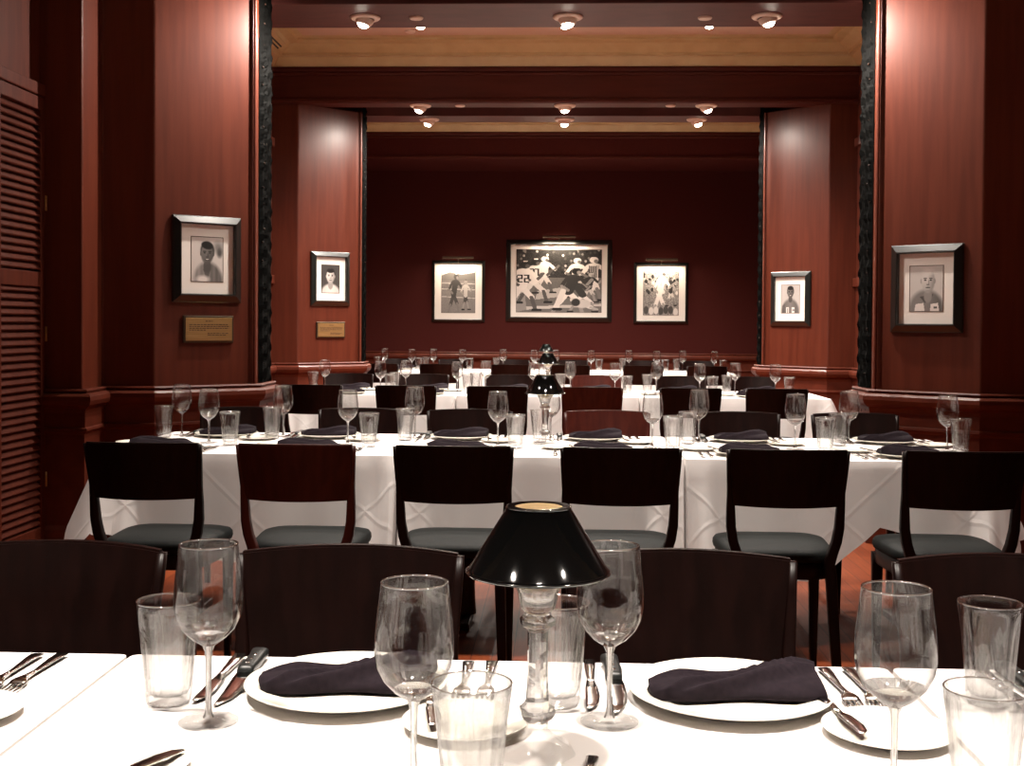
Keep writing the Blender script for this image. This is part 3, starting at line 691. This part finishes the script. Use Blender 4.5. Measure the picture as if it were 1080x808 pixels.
for ri, rw in enumerate(ROWS):
    for ti, (x0, x1) in enumerate(rw['tabs']):
        w, d = x1-x0, rw['hd']*2; c = ((x0+x1)/2, rw['y'], 0)
        tb = thing('dining_table', 'dining table under the white cloth, %s of the %s row' % (TABN[ti], ROWN[ri]), 'table', c, 0, 'dining tables')
        table_mesh(tb, w-.02, d-.02)
        sp = dict(S=[(0, .42), (.5, .40), (1, .44)], E=[(0, .30), (1, .22)], N=[(0, .19), (1, .19)], W=[(0, .22), (1, .30)], cd={}, flare={}, freeE=(ti == 2), freeW=(ti == 0))
        if ti == 2: sp['flare'].update(SE=(.10 if ri < 3 else .05), NE=.05)
        if ti == 0: sp['flare'].update(SW=(.10 if ri < 3 else .05), NW=.05)
        if ri == 0: sp['S'] = [(0, .3), (1, .3)]
        if ri == 1 and ti == 0: sp['S'] = [(0, .30), (.3, .40), (.7, .45), (1, .47)]; sp['flare']['SW'] = .11; sp['flare']['SE'] = .09; sp['cd']['SE'] = .06; sp['cd']['SW'] = .08
        if ri == 1 and ti == 1: sp['S'] = [(0, .50), (.12, .46), (.5, .42), (.9, .46), (1, .50)]; sp['flare'].update(SW=.09, SE=.09); sp['cd'].update(SW=.05, SE=.05)
        if ri == 1 and ti == 2: sp['S'] = [(0, .52), (.1, .46), (.42, .46), (.62, .25), (.75, .30), (1, .36)]; sp['flare']['SW'] = .09; sp['cd']['SW'] = .05
        cl = obj('tablecloth', cloth(w, d, sp, ri*3+ti), M['cloth'], smooth='angle')
        cl.location = (c[0], c[1], 0.002); tag(cl, 'white tablecloth on the %s table of the %s row' % (TABN[ti], ROWN[ri]), 'tablecloth', 'white tablecloths')
ZC = 0.7535

# ------------------------------------------------------------------ tableware prototypes
def make_wine():
    root = thing('wine_glass')
    out = [(.0045, .098), (.010, .101), (.022, .109), (.034, .122), (.0415, .137), (.0440, .152), (.0438, .170), (.0420, .190), (.0395, .210), (.0372, .230)]
    inn = [(r-.0011, z+(.0055*(.137-z)/.035 if z < .137 else 0)) for r, z in reversed(out[2:])]
    prof = out + [(.0366, .2308)] + [(r, z) for r, z in inn] + [(0, .1075)]
    t = lathe(BM(), prof, 48)
    for f in t.faces:
        if f.calc_center_median().z < .117: f.material_index = 1
    obj('bowl', t, [M['glass'], M['crystal']], root, True)
    lp = obj('lip', lathe(BM(), [(.0366+.0011*math.cos(q*PI/5), .2304+.0011*math.sin(q*PI/5)) for q in range(11)], 48), M['lip'], [c for c in root.children if c.name.startswith('bowl')][0], True)
    obj('stem', lathe(BM(), [(.0075, .0065), (.0050, .012), (.0040, .022), (.0036, .045), (.0040, .075), (.0050, .092), (.0085, .1005)], 20), M['crystal'], root, True)
    obj('foot', lathe(BM(), [(0, .0005), (.0375, .0005), (.0382, .0014), (.0375, .0022), (.030, .0030), (.015, .0050), (.0075, .0068), (0, .007)], 40), M['film'], root, True)
    return root
def make_tumbler():
    nf = 10
    def flute(t, z): return 1 - .075*(1-abs(math.sin(nf*t/2)))*min(1, max(0, (.125-z)/.03))
    def flute_in(t, z): return 1 - .012*(1-abs(math.sin(nf*t/2)))*min(1, max(0, (.118-z)/.03))
    t = BM(); seg = 96
    out = [(0, .001), (.024, .0005), (.0290, .002), (.0305, .010), (.0325, .035), (.0350, .065), (.0380, .095), (.0405, .120), (.0418, .130), (.0426, .140)]
    inn = [(.0420, .1412), (.0408, .1405), (.0390, .128), (.0372, .110), (.0345, .080), (.0318, .050), (.0292, .022), (.026, .0155), (.015, .014), (0, .0138)]
    lathe(t, out + inn, seg, lambda q, z: flute(q, z))
    o = obj('tumbler', t, M['glass_thick'], None, True)
    obj('lip', lathe(BM(), [(.0419+.0011*math.cos(q*PI/5), .1405+.0011*math.sin(q*PI/5)) for q in range(11)], 56), M['lip'], o, True)
    return o
def make_plate(r=.142, hgt=.016):
    k = r/.142
    prof = [(0, .002), (.078*k, .002), (.085*k, 0), (.092*k, 0), (.096*k, .003), (.115*k, hgt*.45), (.138*k, hgt*.86), (.1415*k, hgt*.95), (.142*k, hgt), (.1405*k, hgt*1.06), (.136*k, hgt*1.0), (.112*k, hgt*.66), (.102*k, hgt*.5), (.095*k, hgt*.38), (.088*k, hgt*.36), (0, hgt*.36)]
    return prof
def make_napkin():
    t = BM(); NU, NV = 96, 80; rings = []
    for i in range(NU+1):
        u = i/NU; x = -.118+.236*u
        hd = .034+.010*math.sin(u*2.2)+.006*math.sin(u*9); hh = .0155+.006*u+.003*math.sin(u*11)
        if u < .05: hd *= .75+5*u; 
        yc = -.010+.020*u; ring = []
        for j in range(NV):
            v = 2*PI*j/NV; c, s = math.cos(v), math.sin(v)
            X = x + .003*math.sin(2*v+1)*(1 if i in (0, NU) else .5)
            yy = math.copysign(abs(c)**.8, c)*hd; zz = (max(s, -.25)*1.0+.25)*hh
            if s > 0:
                cc = yy/hd; zz *= .80
                for off, sl, am, wd in ((-1.15, 2.3, .017, .34), (-.62, 1.9, .014, .24), (.42, .5, .009, .28)):
                    g = cc-(off+sl*(u-.30)+.10*math.sin(7*u)); am2 = am*min(1, 5*u*(1.04-u)+.2)*min(1, 3*s)
                    zz += am2*(math.exp(-(g/wd)**2) if g > 0 else math.exp(-(g/(wd*.42))**2))
            ring.append((X, yc+yy, zz + .006*max(0, u-.8)/.2*max(0, s)))
        rings.append(ring)
    loft(t, rings)
    o = obj('napkin', t, M['napkin'], None, True); return o
def make_fork():
    t = BM()
    bar(t, [(0, .095, .0035, .007, .0014), (0, .092, .004, .0098, .0016), (0, .06, .005, .0078, .0018), (0, .0, .0045, .0042, .002), (0, -.03, .0065, .0038, .0022), (0, -.042, .0072, .008, .0016), (0, -.050, .006, .0125, .0013), (0, -.060, .004, .0130, .0012)])
    for x in (-.0108, -.0036, .0036, .0108): bar(t, [(x, -.058, .0042, .0022, .0011), (x, -.075, .0026, .0019, .0010), (x, -.095, .0034, .0016, .0008), (x*.97, -.102, .0048, .0007, .0006)], 6)
    return obj('fork', t, M['steel'], None, True)
def make_knife():
    t = BM()
    bar(t, [(0, .112, .004, .006, .002), (0, .110, .0045, .0095, .0038), (0, .08, .0045, .0085, .0042), (0, .03, .0042, .0062, .0038), (0, .012, .004, .0052, .0034), (0, .008, .004, .0064, .0032)])
    bar(t, [(0, .008, .004, .0064, .0018), (.001, -.02, .004, .0095, .0012), (.002, -.06, .004, .0105, .0010), (.0, -.09, .004, .0085, .0009), (-.004, -.108, .004, .0035, .0006)])
    return obj('table_knife', t, M['steel'], None, True)
def make_steak():
    root = thing('steak_knife')
    t = BM(); bar(t, [(0, .118, .010, .010, .006), (-.002, .112, .010, .0135, .0085), (0, .085, .0098, .0115, .009), (.001, .05, .0098, .0125, .009), (0, .022, .0098, .0125, .0085), (0, .012, .0092, .0115, .0075)], 12)
    hd = obj('handle', t, M['black_handle'], root, True)
    t = BM(); bar(t, [(0, .014, .008, .0115, .0016), (.001, -.01, .006, .0135, .0014), (.002, -.05, .004, .0130, .0012), (0, -.085, .0028, .0095, .001), (-.006, -.115, .002, .0025, .0006)]); obj('blade', t, M['steel'], root, True)
    t = BM()
    for y in (.03, .052, .074): lathe(t, [(0, .0192), (.003, .0192), (.0034, .0178)], 10, off=(0, y, 0))
    obj('rivets', t, M['steel'], hd, True)
    return root
def make_butter():
    t = BM()
    bar(t, [(0, .075, .003, .0055, .0016), (0, .073, .0035, .0078, .0028), (0, .03, .0033, .006, .0028), (0, .004, .003, .0042, .0024)])
    bar(t, [(0, .004, .003, .0042, .0014), (.002, -.008, .003, .0090, .0010), (.003, -.045, .003, .0098, .0009), (.001, -.066, .003, .0075, .0008), (-.002, -.074, .003, .0035, .0006)])
    return obj('butter_knife', t, M['steel'], None, True)
def make_lamp():
    root = thing('candle_lamp')
    t = BM(); oct_ = lambda q, z: 1/math.cos(((q+PI/8) % (PI/4))-PI/8)*.96
    lathe(t, [(0, .0005), (.044, .0005), (.046, .004), (.041, .010), (.024, .020), (.016, .027), (.013, .033), (.013, .040), (.018, .044), (.0215, .050), (.0215, .056), (.015, .062), (.0135, .066), (.0120, .10), (.0120, .148), (.0135, .152), (.0205, .157), (.0215, .163), (.0165, .169), (.0150, .172)], 48, oct_)
    for f in t.faces:
        if f.calc_center_median().z < .030: f.material_index = 1
    st = obj('candlestick', t, [M['crystal'], M['film']], root, 'angle')
    t = BM(); lathe(t, [(.0150, .171), (.0205, .177), (.0232, .187), (.0245, .196), (.030, .2055), (.0370, .2105), (.0375, .2125), (.036, .2130), (.028, .2085), (.0215, .199), (.0195, .190), (.016, .182), (0, .180)], 40); obj('candle_cup', t, M['crystal'], st, True)
    t = BM(); lathe(t, [(.0855, .2185), (.0868, .2205), (.0858, .2232), (.0835, .2242), (.0395, .2955), (.0385, .2985), (.0372, .2998), (.0290, .2996), (.0284, .2985)], 64); sh = obj('shade', t, M['lacquer'], root, 'angle')
    t = BM(); lathe(t, [(.0862+.0013*math.cos(q*PI/5), .2208+.0013*math.sin(q*PI/5)) for q in range(11)], 64); lathe(t, [(.0384+.0011*math.cos(q*PI/5), .2984+.0011*math.sin(q*PI/5)) for q in range(11)], 48); obj('rim_beads', t, M['lacquer_rim'], sh, True)
    t = BM(); lathe(t, [(.0284, .2986), (.0376, .2940), (.0826, .2236), (.0850, .2190)], 64); obj('lining', t, M['lining'], sh, True)
    t = BM(); lathe(t, [(0, .2005), (.0150, .2005), (.0150, .262), (.012, .266), (0, .266)], 20); obj('candle', t, M['lining'], root, 'angle')
    t = BM()
    for q in (0.4, 2.5, 4.6):
        c, s = math.cos(q), math.sin(q)
        loft(t, [[(c*r+.0012*a, s*r+.0012*b, z+.0012*e) for a, b, e in ((1, 0, 0), (0, 1, 0), (-1, 0, 0), (0, -1, 0))] for r, z in ((.016, .2275), (.030, .232), (.0595, .2570))])
    lathe(t, [(.0152, .2250), (.0175, .2250), (.0175, .2300), (.0152, .2300)], 20); obj('shade_carrier', t, M['brass'], root)
    return root
P = dict(wine=make_wine(), tumbler=make_tumbler(), napkin=make_napkin(), fork=make_fork(), knife=make_knife(), steak=make_steak(), butter=make_butter(), lamp=make_lamp())
P['plate'] = obj('dinner_plate', lathe(BM(), make_plate(), 72), M['china'], None, True)
P['bread'] = obj('bread_plate', lathe(BM(), make_plate(.082, .011), 56), M['china'], None, True)
KIND = dict(wine=('empty stemmed wine glass', 'wine glass', 'wine glasses'), tumbler=('fluted clear tumbler', 'tumbler', 'water tumblers'), plate=('cream dinner plate', 'plate', 'dinner plates'),
            napkin=('folded dark napkin', 'napkin', 'dark napkins'), fork=('steel fork', 'fork', 'forks'), knife=('steel table knife', 'knife', 'table knives'), steak=('black-handled steak knife', 'knife', 'steak knives'),
            bread=('small cream bread plate', 'bread plate', 'bread plates'), butter=('steel butter knife', 'butter knife', 'butter knives'), lamp=('glass candle lamp', 'table lamp', 'candle lamps'))
def put(k, x, y, rz, where, z=ZC, pre=''):
    n, c, g = KIND[k]
    return place(P[k], USED, (x, y, z), rz, (pre+' '+n).strip()+', '+where, c, g+' on the tables')
def seat_where(ri, side, k): return '%s side %s seat, %s table, %s row' % (side, SEATN[k % 2], TABN[k//2], ROWN[ri])
def setting(ri, side, k, px, wine, tumb, items):
    """one place setting: plate x, glass positions, which items"""
    yc = ROWS[ri]['y']; s = 1 if side == 'far' else -1; wh = seat_where(ri, side, k); J = lambda a: random.uniform(-a, a)
    py = yc+(.265 if s > 0 else -.300); rz = 0 if side == 'far' else PI
    if 'wine' in items: put('wine', wine[0], wine[1], random.uniform(0, 6), wh)
    if 'tumbler' in items: put('tumbler', tumb[0], tumb[1], random.uniform(0, .5), wh)
    if 'plate' in items:
        put('plate', px, py, 0, wh); put('napkin', px+J(.006), py-.004*s, (0 if side == 'far' else PI)+J(.08) if ri else J(.03), wh, ZC+.0104)
    if 'bread' in items:
        put('bread', px+s*.178, yc+s*.125, 0, wh); put('butter', px+s*.128, yc+s*.165, rz+R(9), wh, ZC+.0105)
    if 'fork' in items:
        put('fork', px+s*.162, yc+s*.312, rz+J(.03), wh, ZC, 'inner'); put('fork', px+s*.196, yc+s*.315, rz+J(.03), wh, ZC, 'outer')
    if 'knife' in items:
        put('steak', px-s*.158, yc+s*.300, rz+J(.02), wh); put('knife', px-s*.192, yc+s*.305, rz+J(.02), wh)
ALL = ('wine', 'tumbler', 'plate', 'bread', 'fork', 'knife')
# nearest row, only what the frame takes in
setting(0, 'far', 1, -.955, (0, 0), (0, 0), ('bread', 'fork'))
setting(0, 'far', 2, -.292, (-.447, 1.505), (-.522, 1.575), ALL)
setting(0, 'far', 3, .243, (.071, 1.535), (.004, 1.60), ALL)
setting(0, 'far', 4, .83, (.668, 1.585), (.594, 1.637), ('wine', 'tumbler', 'knife'))
wh = [seat_where(0, 'near', k) for k in range(6)]
put('wine', -.156, 1.30, 0, wh[2]); put('tumbler', -.087, 1.232, 0.1, wh[2]); put('wine', .373, 1.308, 0, wh[3]); put('tumbler', .448, 1.243, 0.2, wh[3])
put('bread', -.50, 1.335, 0, wh[2]); put('butter', -.475, 1.305, R(150), wh[2], ZC+.0105); put('butter', .035, 1.325, R(-8), wh[3], ZC+.0002)
put('lamp', -.021, 1.415, .2, 'middle table, nearest row', ZC, 'black-shaded')
# second row
w_far = [-1.712, -1.243, -.641, -.029, .632, 1.29]; w_near = [-1.488, -.89, -.25, .403, 1.0, 1.643]
t_far = [-1.76, -1.265, -.67, -.075, .572, 1.22]; t_near = [-1.372, -.785, -.172, .48, 1.105, 1.77]
p_far = [-1.50, -1.03, -.43, .170, .82, 1.46]; p_near = [-1.60, -1.0, -.40, .19, .77, 1.40]
for k in range(6):
    yo = -.02*(k-2)
    setting(1, 'far', k, p_far[k], (w_far[k], 5.32+yo*.6), (min(max(t_far[k], -1.755), 1.66), 5.205+yo*.5), ALL)
    setting(1, 'near', k, p_near[k], (min(w_near[k], 1.63), 5.01), (min(t_near[k], 1.655), 4.92), ALL)
put('lamp', -.052, 5.10, .4, 'middle table, second row', ZC, 'black-shaded')
# third and farthest rows: from the frame, glasses and plates only
for ri, near_w, far_w, lampx in ((2, [-1.33, -.75, -.175, .43, 1.06, 1.62], [-1.80, -1.17, -.55, .10, .76, 1.36], -.072), (3, [-1.61, -1.05, -.255, .37, 1.09, 1.72], [-1.95, -1.40, -.61, -.02, .80, 1.40], -.125)):
    for k in range(6):
        it = ('wine', 'tumbler', 'plate') + (('bread',) if ri == 2 else ())
        yc = ROWS[ri]['y']; fx, nx = far_w[k], near_w[k]
        setting(ri, 'far', k, fx+.20, (fx, yc+.17), (fx-.075, yc+.09), it)
        setting(ri, 'near', k, nx-.20, (nx, yc-.08), (nx+.085, yc-.17), it)
    put('lamp', lampx, ROWS[ri]['y']+(.03 if ri == 2 else -.08), .3, 'middle table, %s row' % ROWN[ri], ZC, 'black-shaded')
# prototypes that were never placed must not linger
for o in list(bpy.data.objects):
    if o.type == 'EMPTY' and not o.children and o.name.startswith('dining_chair'): bpy.data.objects.remove(o)
